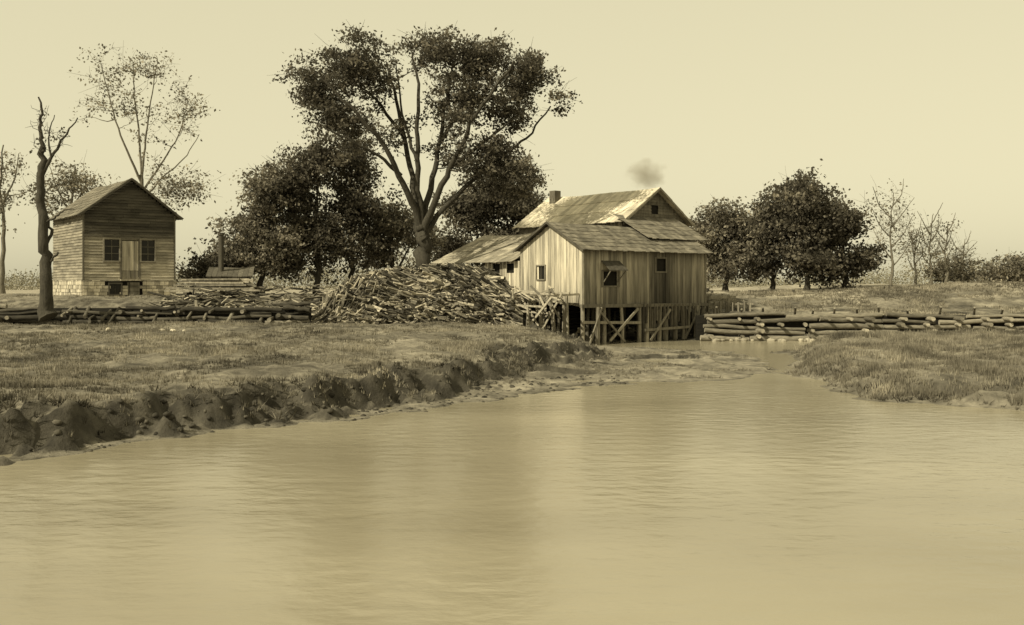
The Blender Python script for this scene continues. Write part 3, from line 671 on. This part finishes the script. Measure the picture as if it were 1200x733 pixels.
B=MB();tube(B,[(.6,1,1.2),(.6,1,3.9)],.17,12,.35);tube(B,[(.6,1,3.85),(.6,1,4.0)],.21,12,.35);B.build('stack_pipe',[M_wood],S)
# ---------------------------------------------------------------- dam
D=MB()
def dl(x0,x1,y,z,r,sh,t=0): rlog(D,x0,x1,y,z,r,sh,t,0,random.uniform(-.25,.25))
rows=[(.10,.19,65.05),(.46,.18,65.2),(.84,.18,65.3),(1.22,.17,65.4),(1.58,.16,65.5)]
for z,r,y in rows:
    x=11.9+random.uniform(0,.6)
    while x<46:
        L_=random.uniform(3,7.5)
        if random.random()<.93: dl(x,x+L_,y+random.uniform(-.14,.14),z+random.uniform(-.08,.08),r*random.uniform(.65,1.2),random.uniform(.45,1.9),random.uniform(-.22,.22))
        x+=L_+random.uniform(.02,.4)
x=12.4
while x<46:
    for z in(.3,.66,1.05,1.4):
        if random.random()<.6: tube(D,[(x+random.uniform(-.15,.15),66.4,z),(x+random.uniform(-.3,.3),64.75-random.uniform(0,.35),z-.02)],random.uniform(.09,.15),8,random.uniform(.6,2.0))
    x+=random.uniform(.9,2.4)
x=13.2
while x<34:
    tube(D,[(x,65.9,1.6),(x-random.uniform(.1,.3),65.3,1.92+random.uniform(0,.25))],[.08,.07],7,random.uniform(.6,1.2));x+=random.uniform(1.1,2.4)
slab(D,(11.8,65.6,-.5),(47,65.6,-.5),(47,65.85,-.5),(11.8,65.85,-.5),(0,0,2.1),.10)
D.build('log_dam',[M_log])
def rock(B,x,y,z,r,sh,sm=False):
    u,v=7,5;P=[];
    q=rng.uniform(.75,1.25,3)
    for i in range(v+1):
        th=math.pi*i/v
        for j in range(u):
            a=2*math.pi*j/u;k=1+rng.uniform(-.16,.16)
            P.append((x+r*q[0]*k*math.sin(th)*math.cos(a),y+r*q[1]*k*math.sin(th)*math.sin(a),z+r*.7*q[2]*k*math.cos(th)))
    F=[[i*u+j,i*u+(j+1)%u,(i+1)*u+(j+1)%u,(i+1)*u+j] for i in range(v) for j in range(u)]
    B.add(P,F,sh,0,sm)
B=MB()
for i in range(60):
    x=random.uniform(12.5,38);y=64.6-abs(random.gauss(0,.35));rock(B,x,y,.05,random.uniform(.08,.28),random.uniform(.4,1.1))
for i in range(60):
    x=random.uniform(-4,13);t=rng.uniform(30,62)
    hh,dd,rr_,_,_=terrain(np.array([x]),np.array([t]))
    if -.2<dd[0]<6 and hh[0]<.5: rock(B,x,t,float(hh[0])-.02,random.uniform(.03,.10),random.uniform(.3,.7))
B.build('river_stones',[M_stone])
B=MB();xx=rng.uniform(-13,4,6000);yy_=rng.uniform(18,45,6000);hh,dd,rr_,ww,w1_=terrain(xx,yy_);c=0
for x,y,z,dv,r_,a,b_ in zip(xx,yy_,hh,dd,rr_,ww,w1_):
    if (not r_) and -.1<dv<a+b_*.9 and dv<2.6 and c<420:
        r=random.uniform(.03,.13)*random.uniform(.6,1);rock(B,x,y,z-r*.25,r,random.uniform(.6,1.8),True);c+=1
B.build('earth_clods',[M_soil])
B=MB()
for (a,r,s) in [(125,.14,1.5),(190,.11,1.4),(203,.12,1.5),(213,.09,1.4)]:
    yy=45.5;x=sx(a,yy);rock(B,x,yy+random.uniform(-.4,.4),gz(x,yy)+r*.4,r,s)
B.build('white_stones',[M_stone])
B=MB()
for x in(13.2,14.6,16.0):
    z=gz(x,69);beam(B,(x,69,z-.3),(x,69,z+1.1),.16,.16,.9)
beam(B,(13.0,69,gz(13.2,69)+1.0),(16.3,69,gz(16,69)+1.0),.14,.16,1.2);beam(B,(13.0,69,gz(13.2,69)+.55),(16.3,69,gz(16,69)+.5),.1,.14,1.0)
for i in range(8): beam(B,(13.2+i*.4,68.8,1.4),(13.2+i*.4,68.8,2.4+random.uniform(-.1,.2)),.34,.05,random.uniform(.6,1.4))
B.build('sluice_gate',[M_wood])
B=MB()
for i in range(12):
    x=random.uniform(16,34);y=random.uniform(80,90);z=gz(x,y)
    tube(B,[(x,y,z-.1),(x,y,z+random.uniform(.2,.4))],random.uniform(.1,.2),8,random.uniform(.3,.8))
B.build('tree_stumps',[M_log])
# ---------------------------------------------------------------- smoke puff
bpy.ops.mesh.primitive_ico_sphere_add(subdivisions=3,radius=1,location=(sx(758,74),74,sz(206,74)));o=bpy.context.object;o.name='smoke_puff';o.scale=(1.9,1.5,1.4)
ms=bpy.data.materials.new('smoke');ms.use_nodes=True;nt=ms.node_tree;N=nt.nodes;L=nt.links;N.clear()
out=N.new('ShaderNodeOutputMaterial');vp=N.new('ShaderNodeVolumePrincipled');vp.inputs['Color'].default_value=(.45,.38,.25,1)
tc=N.new('ShaderNodeTexCoord');ln=N.new('ShaderNodeVectorMath');ln.operation='LENGTH';L.new(tc.outputs['Object'],ln.inputs[0])
no=N.new('ShaderNodeTexNoise');no.inputs['Scale'].default_value=1.7;no.inputs['Detail'].default_value=4;L.new(tc.outputs['Object'],no.inputs[0])
m1=N.new('ShaderNodeMath');m1.operation='MULTIPLY_ADD';m1.inputs[1].default_value=1.5;L.new(no.outputs[0],m1.inputs[0]);L.new(ln.outputs['Value'],m1.inputs[2])
mr=N.new('ShaderNodeMapRange');mr.inputs[1].default_value=.7;mr.inputs[2].default_value=1.55;mr.inputs[3].default_value=.9;mr.inputs[4].default_value=0;L.new(m1.outputs[0],mr.inputs[0])
L.new(mr.outputs[0],vp.inputs['Density']);L.new(vp.outputs[0],out.inputs['Volume']);o.data.materials.append(ms)
# ---------------------------------------------------------------- light
el=math.radians(38);tx,ty=-.74,-.67;nn=math.hypot(tx,ty);tx/=nn;ty/=nn
sv=Vector((tx*math.cos(el),ty*math.cos(el),math.sin(el)))
ld=bpy.data.lights.new('sun','SUN');ld.energy=4.9;ld.angle=math.radians(.5);ld.color=(1,.92,.69)
lo_=bpy.data.objects.new('sun',ld);scene.collection.objects.link(lo_);lo_.rotation_euler=sv.to_track_quat('Z','Y').to_euler();lo_.location=(-40,-40,60)
w=bpy.data.worlds.new('World');scene.world=w;w.use_nodes=True;nt=w.node_tree;N=nt.nodes;L=nt.links
bg=N['Background'];sk=N.new('ShaderNodeTexSky');sk.sky_type='NISHITA';sk.sun_disc=False;sk.sun_elevation=el;sk.sun_rotation=math.atan2(tx,ty)
sk.dust_density=3
bw=N.new('ShaderNodeRGBToBW');L.new(sk.outputs[0],bw.inputs[0])
pw=N.new('ShaderNodeMath');pw.operation='POWER';pw.inputs[1].default_value=.22;L.new(bw.outputs[0],pw.inputs[0])
vm=N.new('ShaderNodeVectorMath');vm.operation='SCALE';vm.inputs[0].default_value=(6.1,5.6,3.7);L.new(pw.outputs[0],vm.inputs['Scale'])
L.new(vm.outputs[0],bg.inputs[0]);bg.inputs[1].default_value=.1
# ---------------------------------------------------------------- camera
cd=bpy.data.cameras.new('camera');co=bpy.data.objects.new('camera',cd);scene.collection.objects.link(co)
co.location=(0,0,EYE);co.rotation_euler=(math.radians(90),0,0);cd.lens=36;cd.sensor_width=36;cd.shift_y=-31.5/1200;cd.clip_end=6000
scene.camera=co
